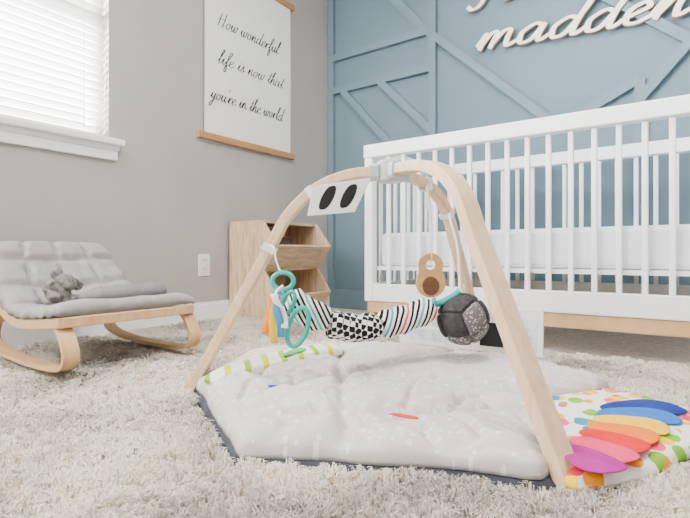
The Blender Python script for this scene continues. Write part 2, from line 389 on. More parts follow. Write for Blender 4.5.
# ------------------------------------------------------------------ toy storage shelf
sb, sy0, sy1 = -2.19, 1.90, 2.39
sh = thing('toy_shelf', 'natural wood toy shelf with zigzag sides in the room corner', 'shelf', (sb+.18, (sy0+sy1)/2, ZF))
prof = [(0, ZF), (.29, ZF), (.38, .12), (.28, .26), (.38, .40), (.27, .54), (0, .54)]
for ya in (sy0, sy1-.016):
    bm = bmesh.new(); prism(bm, [(sb+x, ya, z) for x, z in prof], (0, .016, 0)); mk('side_panel', bm, M_shelfw, sh, bevel=.002)
yi0, yi1 = sy0+.016, sy1-.016
mk('back_panel', box(sb, sb+.01, yi0, yi1, ZF+.02, .525), M_shelfw, sh)
mk('top_board', box(sb, sb+.265, yi0, yi1, .525, .54), M_shelfw, sh, bevel=.002)
for z in (.255, ZF+.01): mk('shelf_board', box(sb+.01, sb+.275, yi0, yi1, z, z+.015), M_shelfw, sh, bevel=.002)
for (x0, z0, x1, z1) in ((.28, .265, .375, .395), (.29, ZF+.01, .375, .115)):
    dx, dz = x1-x0, z1-z0; L = math.hypot(dx, dz); nx, nz = -dz/L*.014, dx/L*.014
    bm = bmesh.new(); prism(bm, [(sb+x0, yi0, z0), (sb+x1, yi0, z1), (sb+x1+nx, yi0, z1+nz), (sb+x0+nx, yi0, z0+nz)], (0, yi1-yi0, 0)); mk('front_lip', bm, M_shelfw, sh, bevel=.002)
kc = Vector((sb+.15, 2.1, .272))
bk = thing('storage_basket', 'dark brown woven basket inside the upper bin of the wooden shelf', 'basket', kc)
bm = bmesh.new(); segs = 28; rows = []
for (r, z) in ((.001, .004), (.075, .0), (.085, .06), (.092, .17), (.085, .17), (.078, .06), (.07, .012), (.001, .012)):
    rows.append([bm.verts.new(kc+Vector((r*math.cos(2*PI*i/segs), r*1.3*math.sin(2*PI*i/segs), z))) for i in range(segs)])
for a, b in zip(rows, rows[1:]):
    for i in range(segs): bm.faces.new((a[i], a[(i+1) % segs], b[(i+1) % segs], b[i]))
mk('basket_body', bm, M_bask, bk, smooth=True)
bm = bmesh.new(); tube(bm, [kc+Vector((.089*math.cos(2*PI*i/segs), .116*math.sin(2*PI*i/segs), .172)) for i in range(segs)], .007, 8, True); mk('rim', bm, M_bask, bk, smooth=True)

# ------------------------------------------------------------------ crib
cx0, cx1, cy0, cy1 = -1.29, .085, 1.97, 2.73
cb = thing('baby_crib', 'white slatted baby crib with a wooden base against the teal wall', 'crib', ((cx0+cx1)/2, (cy0+cy1)/2, ZF))
ps = .046
for x in (cx0, cx1-ps):
    for y in (cy0, cy1-ps): mk('corner_post', box(x, x+ps, y, y+ps, .120, .818), M_crib, cb, bevel=.006)
bm = bmesh.new()
for y in (cy0, cy1-ps): bx(bm, cx0-.004, cx1+.004, y-.003, y+ps+.003, .818, .882)
for x in (cx0, cx1-ps): bx(bm, x-.003, x+ps+.003, cy0+ps, cy1-ps, .818, .882)
mk('top_rail', bm, M_crib, cb, bevel=.006)
bm = bmesh.new()
for y in (cy0, cy1-ps): bx(bm, cx0+ps, cx1-ps, y+.004, y+ps-.006, .122, .206)
for x in (cx0, cx1-ps): bx(bm, x+.004, x+ps-.006, cy0+ps, cy1-ps, .122, .206)
mk('bottom_rail', bm, M_crib, cb, bevel=.004)
def slat(x, y, wx, wy):
    mk('slat', box(x-wx/2, x+wx/2, y-wy/2, y+wy/2, .206, .818), M_crib, cb, bevel=.004)
ns = 15; span = (cx1-ps)-(cx0+ps)
for y in (cy0+ps/2, cy1-ps/2):
    for i in range(ns): slat(cx0+ps+span*(i+1)/(ns+1), y, .020, .016)
span2 = (cy1-ps)-(cy0+ps)
for x in (cx0+ps/2, cx1-ps/2):
    for i in range(8): slat(x, cy0+ps+span2*(i+1)/9, .016, .020)
mk('mattress_support', box(cx0+ps, cx1-ps, cy0+ps, cy1-ps, .272, .29), M_crib, cb)
bm = bmesh.new()
for y in (cy0+.01, cy1-.045): bx(bm, cx0+.012, cx1-.012, y, y+.035, .066, .120)
for x in (cx0+.012, cx1-.047): bx(bm, x, x+.035, cy0+.045, cy1-.045, .066, .120)
mk('wooden_base', bm, M_bw, cb, bevel=.004)
for x in (cx0+.012, cx1-.052):
    for y in (cy0+.012, cy1-.052):
        bm = bmesh.new(); bx(bm, x, x+.04, y, y+.04, ZF, .066); mk('leg', bm, M_bw, cb, bevel=.004)
mt = mk('crib_mattress', box(cx0+ps+.012, cx1-ps-.012, cy0+ps+.012, cy1-ps-.012, .291, .452), M_sheet, None, bevel=.02)
tag(mt, 'crib mattress under a white fitted sheet behind the white slats', 'mattress')

# ------------------------------------------------------------------ bouncer seat
fx = -1.44; by = .862; hw = .235
bo = thing('baby_bouncer', 'low wooden rocking baby bouncer with grey quilted seat beside the left wall', 'baby bouncer', (-1.74, by, 0))
prof = cr([(fx, 0, .166), (-1.52, 0, .158), (-1.63, 0, .148), (-1.73, 0, .150), (-1.83, 0, .182), (-1.92, 0, .246), (-2.00, 0, .318), (-2.06, 0, .376)], 6)
def pat(s):
    f = s*(len(prof)-1); i = min(int(f), len(prof)-2); return prof[i].lerp(prof[i+1], f-i)
def pnorm(s):
    a, b = pat(max(0, s-.02)), pat(min(1, s+.02)); T = (b-a).normalized(); n = Vector((-T.z, 0, T.x)); return n if n.z > 0 else -n
def sst(x): x = max(0, min(1, x)); return x*x*(3-2*x)
def wf(s): return 1-.10*sst((s-.5)/.5)-.14*max(0, (s-.86)/.14)**2.2-.05*max(0, (.08-s)/.08)**2
path = []
for i in range(60): path.append((.0+1.0*i/59, -1))
for i in range(1, 14): path.append((1.0, -1+2*i/14))
for i in range(60): path.append((1.0-1.0*i/59, 1))
for i in range(1, 14): path.append((0.0, 1-2*i/14))
lp = [pat(s)+Vector((0, by+t*hw*wf(s), -.014)) for s, t in path]
for _ in range(3): lp = [(lp[i-1]+lp[i]*2+lp[(i+1) % len(lp)])/4 for i in range(len(lp))]
bm = bmesh.new(); rings = []
for i, p in enumerate(lp):
    q0, q1 = lp[i-1], lp[(i+1) % len(lp)]; T = (q1-q0).normalized(); S = T.cross(Zv).normalized(); U = S.cross(T)
    a, b, c = .007, .015, .003
    rings.append([bm.verts.new(p+S*u+U*v) for u, v in ((a-c, b), (a, b-c), (a, -b+c), (a-c, -b), (-a+c, -b), (-a, -b+c), (-a, b-c), (-a+c, b))])
for i in range(len(lp)):
    A, B = rings[i], rings[(i+1) % len(lp)]
    for j in range(8): bm.faces.new((A[j], A[(j+1) % 8], B[(j+1) % 8], B[j]))
mk('wooden_rim', bm, M_bw, bo)
bm = bmesh.new(); ns_, nt_ = 120, 64; top_ = []; bot_ = []
for i in range(ns_+1):
    s = i/ns_; rt = []; rb = []
    for j in range(nt_+1):
        t = -1+2*j/nt_
        seam = 0
        for k2 in range(1, 6): seam = max(seam, math.exp(-((s-k2/6)*6/.12)**2))
        for tc in (-.5, 0, .5): seam = max(seam, .8*math.exp(-((t-tc)/.045)**2)*min(1, max(0, (s-.4)*5)))
        edge = max(0, (1-abs(t)**7)*(1-abs(2*s-1)**16))
        sag = -.046*(1-t*t)*math.sin(PI*min(1, s*1.05))
        pk = .005*noise.noise(Vector((s*22, t*8, 1)))*(.3+seam)+.007*noise.noise(Vector((s*6, t*2.6, 3)))
        gath = .004*math.sin(s*80)*abs(t)**9
        h = .006+edge**.45*(.050-.018*seam)+sag+pk*edge+gath
        cc_ = pat(s)+Vector((0, by+t*(hw*wf(s)+.010), 0)); n_ = pnorm(s)
        rt.append(bm.verts.new(cc_+n_*h))
        rb.append(bm.verts.new(cc_+n_*(h-.004-.028*edge**.4)) if (0 < i < ns_ and 0 < j < nt_) else rt[-1])
    top_.append(rt); bot_.append(rb)
for i in range(ns_):
    for j in range(nt_):
        bm.faces.new((top_[i][j], top_[i+1][j], top_[i+1][j+1], top_[i][j+1]))
        q = [bot_[i][j], bot_[i][j+1], bot_[i+1][j+1], bot_[i+1][j]]; u = list(dict.fromkeys(q))
        try: bm.faces.new(u)
        except ValueError: pass
mk('quilted_seat', bm, M_gfab, bo, smooth=True)
bm = bmesh.new(); pts = cr([(-1.66, by-.065, .203), (-1.655, by+.04, .206), (-1.65, by+.14, .209), (-1.655, by+.21, .212), (-1.66, by+.245, .21)], 6)
tube(bm, pts, lambda u: (.026+.006*math.sin(PI*min(1, u*1.1))+.002*math.sin(u*22))*min(1, .4+5*min(u, 1-u)), 16)
for v in bm.verts: v.co.x = -1.655+(v.co.x+1.655)*1.7
mk('waist_belt', bm, M_gfab2, bo, smooth=True)
for sy in (-1, 1):
    yy = by+sy*(hw-.026)
    pts = cr([(-1.51, yy, .146), (-1.462, yy, .132), (-1.428, yy, .092), (-1.416, yy, .055), (-1.436, yy, .026), (-1.50, yy, .014), (-1.66, yy, .010), (-1.84, yy, .018), (-1.95, yy, .036), (-1.985, yy, .066), (-1.955, yy, .12), (-1.87, yy, .185)], 8)
    bm = bmesh.new(); sweep(bm, pts, .046, .013, (0, 1, 0), ch=.06); mk('rocker', bm, M_bw, bo, bevel=.0015)
# plush toy, slumped to one side
pc = Vector((-1.765, .775, .18))
bm = bmesh.new()
ell(bm, Vector((.0, .0, .03)), (.038, .046, .034)); ell(bm, Vector((.002, .0, .076)), (.033, .037, .029))
ell(bm, Vector((.031, .0, .066)), (.016, .017, .013))
for sg in (-1, 1):
    ell(bm, Vector((-.004, sg*.040, .086)), (.010, .020, .022)); ell(bm, Vector((.024, sg*.048, .034)), (.018, .016, .024)); ell(bm, Vector((.052, sg*.030, .014)), (.032, .016, .015))
RM = Matrix.Rotation(-.55, 3, 'X') @ Matrix.Rotation(.1, 3, 'Y')
for v in bm.verts:
    q = RM @ v.co; q.z = max(q.z+.006, -.004); v.co = pc+q+Vector((0, -.02, 0))
for v in bm.verts:
    v.co += Vector((noise.noise(v.co*70), noise.noise(v.co*70+Vector((5, 0, 0))), noise.noise(v.co*70+Vector((0, 5, 0)))))*.004
o = mk('plush_animal', bm, M_plush, None, smooth=True); tag(o, 'small grey plush animal slumped on the grey bouncer seat', 'plush toy')
r = o.modifiers.new('remesh', 'REMESH'); r.mode = 'VOXEL'; r.voxel_size = .003; r.use_smooth_shade = True
sm = o.modifiers.new('smooth', 'SMOOTH'); sm.iterations = 2

# ------------------------------------------------------------------ play mat
def resample(pts, n):
    L = [0]; k = len(pts)
    for i in range(k): L.append(L[-1]+(pts[(i+1) % k]-pts[i]).length)
    out = []; j = 0
    for i in range(n):
        s = L[-1]*i/n
        while L[j+1] < s: j += 1
        out.append(pts[j].lerp(pts[(j+1) % k], (s-L[j])/(L[j+1]-L[j]+1e-9)))
    return out
mat_px = [(197, 384), (240, 450), (380, 457), (470, 462), (545, 472), (558, 464), (553, 432), (549, 398), (598, 391), (612, 385), (578, 376), (545, 370), (470, 358), (410, 351), (350, 346), (300, 348), (250, 357), (215, 372)]
zone_px = [(545, 396), (598, 386), (640, 393), (690, 407), (716, 426), (692, 447), (655, 466), (610, 477), (574, 480), (556, 468), (550, 432)]
flap_px = [(203, 377), (250, 361), (300, 349), (335, 344), (344, 350), (310, 358), (262, 370), (218, 380)]
flat = lambda px, z: [on_z(x, y, z) for x, y in px]
mat_o = flat(mat_px, .012); zone_o = flat(zone_px, .012); flap_o = flat(flap_px, .045)
pm = thing('play_mat', 'padded pale dotted baby play mat with grey backing lying on the shag rug', 'play mat', W(.1, 1.2, -.02))
SE = [(W(-.3, .95), W(.35, 1.55)), (W(-.45, 1.28), W(.5, 1.12)), (W(.0, .8), W(-.02, 1.7)), (W(-.2, .9), W(.4, 1.0))]
def seamfn(q, s):
    z = 0
    for a, b in SE:
        d = b-a; L = d.length; u = d/L; r = Vector((q.x-a.x, q.y-a.y, 0)); t = r.dot(u)
        dist = abs(r.x*u.y-r.y*u.x)
        if -.1 < t < L+.1: z -= .014*math.exp(-(dist/.013)**2)+.009*math.exp(-(dist/.06)**2)*max(0, noise.noise(Vector((t*24, dist*6, 3))))*2
    m1 = max(0, noise.noise(Vector((q.x*3.1, q.y*3.1, 6.5)))+.32)
    c1 = abs(noise.noise(Vector((q.x*8, q.y*5, 11.3)))); c2 = abs(noise.noise(Vector((q.x*6+4, q.y*11, 15.7))))
    z -= m1*(.017*math.exp(-(c1/.07)**2)+.013*math.exp(-(c2/.07)**2))
    return z*(1-s**12)
def pad(outline, z0, thick, rings, power, amp, freq, n=180, grow=1.0, zfun=None, edgewave=0, pucker=0):
    ol = resample(outline, n)
    ol = [(ol[i-1]+ol[i]*2+ol[(i+1) % n])/4 for i in range(n)]
    c = sum(ol, Vector())/n; bm = bmesh.new(); rr = []
    top = bm.verts.new((c.x, c.y, z0+thick))
    for k in range(1, rings+1):
        s = (k/rings)**.75; row = []
        for i, p in enumerate(ol):
            q = c+(p-c)*s*grow*(1+edgewave*s**4*(noise.noise(Vector((p.x*9, p.y*9, 2.2)))+.4*noise.noise(Vector((p.x*22, p.y*22, 5.2)))))
            w = noise.noise(Vector((q.x*freq, q.y*freq, 1.7)))+.5*noise.noise(Vector((q.x*freq*2.3, q.y*freq*2.3, 4.1)))
            pk = pucker*s**5*(noise.noise(Vector((p.x*20, p.y*20, s*1.2)))+.5*noise.noise(Vector((p.x*44, p.y*44, s))))
            z = z0+thick*max(0, 1-s**power)**.5+(amp*w+pk)*(1-s**20)
            if zfun: z += zfun(q, s)
            row.append(bm.verts.new((q.x, q.y, z)))
        rr.append(row)
    for i in range(n): bm.faces.new((top, rr[0][i], rr[0][(i+1) % n]))
    for a, b in zip(rr, rr[1:]):
        for i in range(n): bm.faces.new((a[i], b[i], b[(i+1) % n], a[(i+1) % n]))
    low = [bm.verts.new((v.co.x, v.co.y, z0-.008)) for v in rr[-1]]
    for i in range(n): bm.faces.new((rr[-1][i], low[i], low[(i+1) % n], rr[-1][(i+1) % n]))
    bm.faces.new(low[::-1])
    return bm
mk('mat_backing', pad(mat_o, -.012, .022, 12, 20, .0, 1, n=240, grow=1.024, edgewave=.010), M_back, pm, smooth=True)
mk('mat_cover', pad(mat_o, .006, .044, 130, 13, .013, 4.5, n=460, edgewave=.022, zfun=seamfn, pucker=.015), M_matw, pm, smooth=True)
mk('patterned_backing', pad(zone_o, -.012, .014, 8, 12, 0, 1, grow=1.012), M_back, pm, smooth=True)
mk('patterned_zone', pad(zone_o, .002, .014, 18, 16, .004, 9), M_pat, pm, smooth=True)
mk('striped_flap', pad(flap_o, .041, .019, 18, 6, .003, 12, pucker=.004), M_flap, pm, smooth=True)
def leaf(a, b, w, m, name, z=.018, label=None, sq=1.0):
    A, B = on_z(a[0], a[1], z), on_z(b[0], b[1], z); D = B-A; Nn_ = Vector((-D.y, D.x, 0)).normalized()
    bm = bmesh.new(); n = 40; out = []
    for i in range(n):
        th = 2*PI*i/n; cs, sn = math.cos(th), math.sin(th)
        u = .5-.5*math.copysign(abs(cs)**sq, cs); v = math.copysign(abs(sn)**sq, sn)*(.6+.55*u)
        out.append(A+D*u+Nn_*(v*w))
    c = (A+B)/2; rows = []
    for s, h in ((1, 0), (.985, .0012), (.93, .0022), (.4, .0024)):
        rows.append([bm.verts.new(c+(p-c)*s+Zv*h) for p in out])
    for p, q in zip(rows, rows[1:]):
        for i in range(n): bm.faces.new((p[i], p[(i+1) % n], q[(i+1) % n], q[i]))
    bm.faces.new(rows[-1]); bm.faces.new(rows[0][::-1])
    return mk(name, bm, m, pm, smooth=True, label=label)
for i, (nm, col, a, b) in enumerate((('navy', (22, 44, 128), (602, 409), (678, 406)), ('blue', (36, 108, 186), (598, 413), (678, 417)), ('yellow', (244, 190, 20), (593, 418), (670, 429)), ('orange', (238, 116, 16), (587, 424), (659, 440)),
                      ('red', (212, 34, 26), (581, 430), (646, 451)), ('pink', (228, 56, 104), (574, 437), (631, 462)), ('magenta', (160, 22, 128), (567, 445), (613, 473)))):
    leaf(a, b, .055-.0022*i, plain(nm+'_felt', col, .9, 6, 40, .3, 300), 'felt_leaf', .019+.0016*i, nm+' felt leaf', .8)
leaf((284, 356), (304, 348), .020, M_green, 'felt_leaf', .064, 'green felt leaf')
leaf((268, 386), (287, 389), .014, M_navy, 'fabric_tag', .052, 'navy fabric tag')
leaf((389, 414), (419, 419), .008, M_red, 'fabric_tag', .052, 'red fabric tag')

# ------------------------------------------------------------------ wooden gym frame
HUB = (.117, 1.25)
gy = thing('play_gym_frame', 'three-legged bent birch play gym frame standing over the pale mat', 'play gym', W(HUB[0], HUB[1], -.02))
def leg_pt(ang, r, z): return W(HUB[0]+r*math.cos(ang), HUB[1]+r*math.sin(ang), z)
PRA = [(.012, .560), (.09, .556), (.16, .535), (.222, .495), (.272, .440), (.305, .380)]
PRB = [(.012, .560), (.10, .558), (.18, .545), (.25, .512), (.30, .46), (.335, .39)]
ANG = {'left': (math.radians(178), .53, PRA, .042, .026), 'front': (math.radians(-65.3), .56, PRB, .042, .026), 'back': (math.radians(48), .56, PRB, .032, .024)}
LEGS = {}
for k, (a, rf, pr0, lw, lt_) in ANG.items():
    pr = list(pr0)
    r0, z0 = pr[-1]
    for i in range(1, 7): t = i/6; pr.append((r0+(rf-r0)*t, z0+(-.02-z0)*t))
    pts = cr([leg_pt(a, r, z) for r, z in pr], 6); LEGS[k] = (a, pr, lw)
    side = Rv*(-math.sin(a))+Fv*math.cos(a)
    bm = bmesh.new(); sweep(bm, pts, lw, lt_, side, ch=.08); mk('leg', bm, M_birch_lt, gy, bevel=.003)
hc = leg_pt(0, 0, 0)
bm = bmesh.new(); res = bmesh.ops.create_cone(bm, cap_ends=True, segments=32, radius1=.034, radius2=.034, depth=.056)
for v in res['verts']: v.co += hc+Zv*.562
mk('hub', bm, M_hub, gy, bevel=.006)
for k, (a, pr, lw) in LEGS.items():
    side = Rv*(-math.sin(a))+Fv*math.cos(a); bm = bmesh.new()
    sweep(bm, [leg_pt(a, .03, .560), leg_pt(a, .055, .559)], .052, .04, side, ch=.15); mk('sleeve', bm, M_hub, gy, bevel=.002)
def leg_at(k, r):
    a, pr, lw = LEGS[k]
    for (r0, z0), (r1, z1) in zip(pr, pr[1:]):
        if r0 <= r <= r1: return leg_pt(a, r, z0+(z1-z0)*(r-r0)/(r1-r0)), (leg_pt(a, r1, z1)-leg_pt(a, r0, z0)).normalized()
def strap_ring(k, r, w=.018):
    p, T = leg_at(k, r); a = LEGS[k][0]; side = Rv*(-math.sin(a))+Fv*math.cos(a); N = T.cross(side).normalized(); hw_ = LEGS[k][2]/2+.0025
    pts = [p+side*(u*hw_)+N*(v*.0155) for u, v in ((1, 1), (1, -1), (-1, -1), (-1, 1))]
    bm = bmesh.new(); sweep(bm, [q for q in pts], w, .003, T, True); return bm, p

# ------------------------------------------------------------------ contrast card
D0 = 1.214
cc = thing('contrast_card', 'white card with two black ovals hung on the left gym leg', 'card', P(338, 217, D0))
bm = bmesh.new(); q = [P(313, 186, D0), P(371, 178, D0), P(355, 212, D0), P(307, 216, D0)]
prism(bm, q, Fv*.004); mk('card_sheet', bm, M_card, cc, bevel=.0015)
for cxp in (327.5, 348.5):
    bm = bmesh.new(); poly = []
    for i in range(28):
        t = 2*PI*i/28; u = 6.6*math.copysign(abs(math.cos(t))**.7, math.cos(t)); v = 12*math.sin(t)
        poly.append(P(cxp+u-v*.42, 197.5+v-u*.12+(330-cxp)*.08, D0-.0006))
    prism(bm, poly, Fv*.0006); mk('printed_oval', bm, M_black, cc)
bm, p_ = strap_ring('left', .205, .02); mk('hanging_loop', bm, M_strap, cc)

# ------------------------------------------------------------------ garland
ga = thing('toy_garland', 'fabric toy garland with black and white pods and teal links across the gym', 'toy garland', P(355, 345, 1.22))
def GP(px, py): return P(px, py, 1.19+.17*max(0, min(1, (px-290)/150)))
def pod(pts, r, m, label=None):
    bm = bmesh.new(); pts = cr([GP(*p) for p in pts], 16)
    tube(bm, pts, lambda u: r*((max(0, 1-abs(2*u-1)**12))**.5*.62+.38)*(1+.05*math.sin(u*PI*6)), 30)
    for v in bm.verts: v.co += Vector((noise.noise(v.co*40), noise.noise(v.co*40+Vector((7, 0, 0))), noise.noise(v.co*40+Vector((0, 7, 0)))))*.004
    return mk('fabric_pod', bm, m, ga, smooth=True, label=label)
def ringpath(c, rx, ry, ux, uy, n=36): return [c+ux*(math.cos(2*PI*i/n)*rx)+uy*(math.sin(2*PI*i/n)*ry) for i in range(n)]
bm, p_ = strap_ring('left', .315, .018)
sweep(bm, cr([p_-Fv*.024+Zv*.01, P(274, 248, 1.2), P(276, 260, 1.2), GP(281, 274)], 5), .013, .003, Fv*-1+Rv*.3); mk('strap', bm, M_strap, ga)
tilt = (Rv*.9+Zv*-.35).normalized(); up_ = (Zv*.94+Rv*.3).normalized()
for c, rx, ry, ux, uy, rr0 in ((GP(283, 281), .026, .021, Rv, Zv, .0062), (P(298, 327, 1.13), .022, .047, tilt, up_, .006), (P(288, 303, 1.14), .014, .028, Rv, up_, .005), (P(279, 297, 1.15), .012, .018, (Rv*.7+Zv*.4).normalized(), (Zv*.7-Rv*.4).normalized(), .0045)):
    bm = bmesh.new(); tube(bm, ringpath(c, rx, ry, ux, uy), rr0, 10, True); mk('teal_link', bm, M_tealp, ga, smooth=True)
pod([(288, 299), (300, 307), (313, 314), (327, 320)], .036, M_bw1, 'black and white striped fabric pod with teal bands')
pod([(328, 323), (345, 327), (362, 328), (379, 326)], .036, M_bw2, 'fabric pod with bold black and white blocks')
pod([(380, 325), (398, 321), (415, 315), (432, 307)], .037, M_bw3, 'black and white striped fabric pod with red and teal bands')
bm = bmesh.new(); tube(bm, cr([GP(430, 306), GP(440, 303), GP(452, 297), GP(460, 291)], 6), .009, 10); mk('teal_connector', bm, M_tealp, ga, smooth=True)
bm = bmesh.new(); tube(bm, ringpath(GP(431, 306), .011, .022, Fv, (Zv+Rv*.5).normalized()), .005, 10, True); mk('teal_link', bm, M_tealp, ga, smooth=True)
bm, p_ = strap_ring('back', .29, .018)
sweep(bm, cr([p_-Fv*.022, P(457, 246, 1.41), P(459, 272, 1.385), GP(460, 292)], 6), .012, .003, Fv*-1+Rv*.3); mk('strap', bm, M_strap, ga)
# ribbon toy
st = thing('ribbon_toy', 'small bunch of orange, yellow and blue fabric ribbons hanging at the left gym leg', 'baby toy', P(274, 342, 1.12))
bm = bmesh.new(); tube(bm, cr([P(283, 286, 1.135), P(277, 291, 1.125), P(275, 296, 1.12)], 5), .004, 8); mk('ribbon_loop', bm, M_strap, st, smooth=True)
for i, (x0, x1, yb, ph) in enumerate(((273, 266, 334, 0), (275, 273, 343, 1.5), (277, 280, 337, 3), (275, 286, 328, 4.2))):
    pts = [P(x0+(x1-x0)*t+1.6*math.sin(t*6+ph), 294+(yb-294)*t, 1.12-.004*i+.006*math.sin(t*5+ph)) for t in [k/12 for k in range(13)]]
    bm = bmesh.new(); sweep(bm, pts, .017, .003, (Rv*1+Fv*.35*math.sin(ph)), ch=.1); mk('ribbon', bm, M_rib[i], st, smooth=True)
# pieced fabric ball: pointed diamond panels
bc = P(463, 319, 1.37); br = .074
ba = thing('fabric_ball', 'round charcoal patchwork fabric ball with speckled grey panels hanging beside the garland', 'ball', bc-Zv*br)
rotm = Matrix.Rotation(.45, 3, Fv) @ Matrix.Rotation(.5, 3, Rv) @ Matrix.Rotation(YAW+.3, 3, 'Z')
CS = []
for a in (-1, 1):
    for b in (-1, 1):
        for vv in ((a, b, 0), (a, 0, b), (0, a, b)): CS.append(rotm @ Vector(vv).normalized())
full = bmesh.new(); bmesh.ops.create_icosphere(full, subdivisions=6, radius=1)
def facet(n): return sorted(((n.dot(c), i) for i, c in enumerate(CS)), reverse=True)
cod = {}
for v in full.verts:
    n = v.co.normalized(); ds = facet(n); g = ds[0][0]-ds[1][0]
    r = min(br, br*.985/ds[0][0])*(1-.10*math.exp(-(g/.05)**2)); cod[v.index] = bc+n*r
front = sorted(range(12), key=lambda i: -CS[i].dot(-Fv))
greys = set([front[0], front[3], front[4]])
full.verts.ensure_lookup_table(); full.faces.ensure_lookup_table(); full.faces.index_update()
fid = [facet(f.calc_center_median().normalized())[0][1] for f in full.faces]
def submesh(pred):
    bm = bmesh.new(); mp = {}
    for f in full.faces:
        if not pred(fid[f.index]): continue
        for v in f.verts:
            if v.index not in mp: mp[v.index] = bm.verts.new(cod[v.index])
        bm.faces.new([mp[v.index] for v in f.verts])
    return bm
mk('ball_body', submesh(lambda i: i not in greys), M_ball, ba, smooth=True)
for gI in sorted(greys): mk('grey_panel', submesh(lambda i: i == gI), M_ballp, ba, smooth=True)
full.free()
bm = bmesh.new(); sweep(bm, cr([bc+Zv*(br-.006), bc+Zv*(br+.02)+Rv*.002, P(462, 284, 1.385)], 5), .012, .003, Fv*-1+Rv*.2); mk('hanging_strap', bm, M_strap, ba)

# wooden hanging toy
od = 1.36
ow = thing('wooden_hanging_toy', 'two tone wooden pear shaped toy with round hole hanging by a white strap', 'wooden toy', P(431, 301, od))
N_ = 56; outl = []; inn = []
for i in range(N_):
    t = 2*PI*i/N_; dx, dy = math.sin(t), -math.cos(t); best = 0
    for (ccx, ccy, rr) in ((0, -1.5, 12.5), (0, 16, 15.5)):
        bq = dx*ccx+dy*ccy; disc = bq*bq-(ccx*ccx+ccy*ccy-rr*rr)
        if disc >= 0: best = max(best, bq+math.sqrt(disc))
    outl.append(P(431+dx*best, 267+dy*best, od)); inn.append(P(431+dx*5, 265+dy*5, od))
for _ in range(3): outl = [(outl[i-1]+outl[i]*2+outl[(i+1) % N_])/4 for i in range(N_)]
bm = bmesh.new(); annulus(bm, outl, inn, Fv*.016); mk('toy_body', bm, M_owl, ow, bevel=.002)
bm = bmesh.new(); prism(bm, [P(431+8.5*math.cos(2*PI*i/28), 286+9.5*math.sin(2*PI*i/28), od-.003) for i in range(28)], Fv*.0035); mk('dark_belly', bm, M_owld, ow, bevel=.001)
bm, p_ = strap_ring('back', .17, .018)
sweep(bm, cr([p_-Fv*.022, P(431, 225, 1.362), P(431, 245, 1.358), P(431, 262, 1.368)], 5), .012, .003, Fv*-1+Rv*.3); mk('hanging_strap', bm, M_strap, ow)

# ------------------------------------------------------------------ card holder behind the mat
A_, B_ = W(.19, 1.645, .048), W(.575, 1.39, .048); al = (B_-A_); nrm = Vector((al.y, -al.x, 0)).normalized()
if nrm.dot(Fv) > 0: nrm = -nrm
upv = (Zv-nrm*.06).normalized()*.125
def cq(u, v, o=0): return A_+al*u+upv*v+nrm*o
ck = thing('card_holder', 'white fold-out card holder with black square and marbled panel at the back of the mat', 'card holder', (A_+B_)/2)
def panel(u0, u1, v0, v1, o, th): bm = bmesh.new(); prism(bm, [cq(u0, v0, o), cq(u1, v0, o), cq(u1, v1*(1.12 if u1 > .9 and v1 > .9 else 1), o), cq(u0, v1, o)], nrm*th); return bm
mk('holder_panel', panel(0, 1, 0, 1, 0, .008), M_card, ck, bevel=.003)
mk('marbled_print', panel(.05, .5, .12, .86, .0082, .001), M_marb, ck); mk('black_square', panel(.60, .755, .14, .72, .0082, .001), M_black, ck); mk('marbled_print', panel(.79, .965, .1, .88, .0082, .001), M_marb, ck)
mk('support_flap', panel(.0, .55, .42, .5, .0095, .002), M_strap, ck)

# ------------------------------------------------------------------ shag rug
rx0, rx1, ry0, ry1 = -2.10, 1.25, -1.0, 1.86
rng = np.random.default_rng(7)
def inside(poly, x, y):
    r = np.zeros(len(x), bool); n = len(poly); j = n-1
    for i in range(n):
        xi, yi, xj, yj = poly[i].x, poly[i].y, poly[j].x, poly[j].y
        c = ((yi > y) != (yj > y)) & (x < (xj-xi)*(y-yi)/(yj-yi+1e-12)+xi); r ^= c; j = i
    return r
def shrink(poly, f):
    c = sum(poly, Vector())/len(poly); return [c+(p-c)*f for p in poly]
pm1, pm2 = shrink(mat_o, 1.035), shrink(zone_o, 1.0)
cand = int((rx1-rx0)*(ry1-ry0)*12500)
X = rng.uniform(rx0, rx1, cand); Y = rng.uniform(ry0, ry1, cand)
d = Fv.x*X+Fv.y*Y; l = Rv.x*X+Rv.y*Y
dens = np.where(d < 1.0, 1.0, np.where(d < 2, .7, .5))
keep = (d > .38) & (np.abs(l) < .85*d+.35) & (rng.uniform(0, 1, cand) < dens) & ~inside(pm1, X, Y) & ~inside(pm2, X, Y)
X, Y, d = X[keep], Y[keep], d[keep]
K = 11; nT = len(X)
aa = rng.uniform(0, 2*PI, nT*K); rr_ = np.sqrt(rng.uniform(0, 1, nT*K))
tx = np.repeat(X, K)+np.cos(aa)*rr_*.004; ty = np.repeat(Y, K)+np.sin(aa)*rr_*.004; dd = np.repeat(d, K); n = nT*K
ph0 = np.sin(X*9.3+1.1)*2.2+np.sin(Y*11.1+X*5.2)*2.2+rng.normal(0, .7, nT)
lt = np.repeat(rng.uniform(.003, .010, nT), K)
vx = np.cos(np.repeat(ph0, K))*lt+np.cos(aa)*rr_*.009; vy = np.sin(np.repeat(ph0, K))*lt+np.sin(aa)*rr_*.009
ph = np.arctan2(vy, vx); lean = np.hypot(vx, vy)
patch = np.sin(X*26+np.sin(Y*21)*2)*np.sin(Y*29+np.sin(X*23)*2)
Ht = np.clip(.94+.14*patch+rng.normal(0, .06, nT), .6, 1.15)
nearrock = (np.minimum(np.abs(Y-(by-hw+.022)), np.abs(Y-(by+hw-.022))) < .055) & (X < -1.39)
Ht = np.where(nearrock, Ht*.72, Ht)
H = .042*np.repeat(Ht, K)*(1.04-.18*rr_)*rng.uniform(.93, 1.05, n)
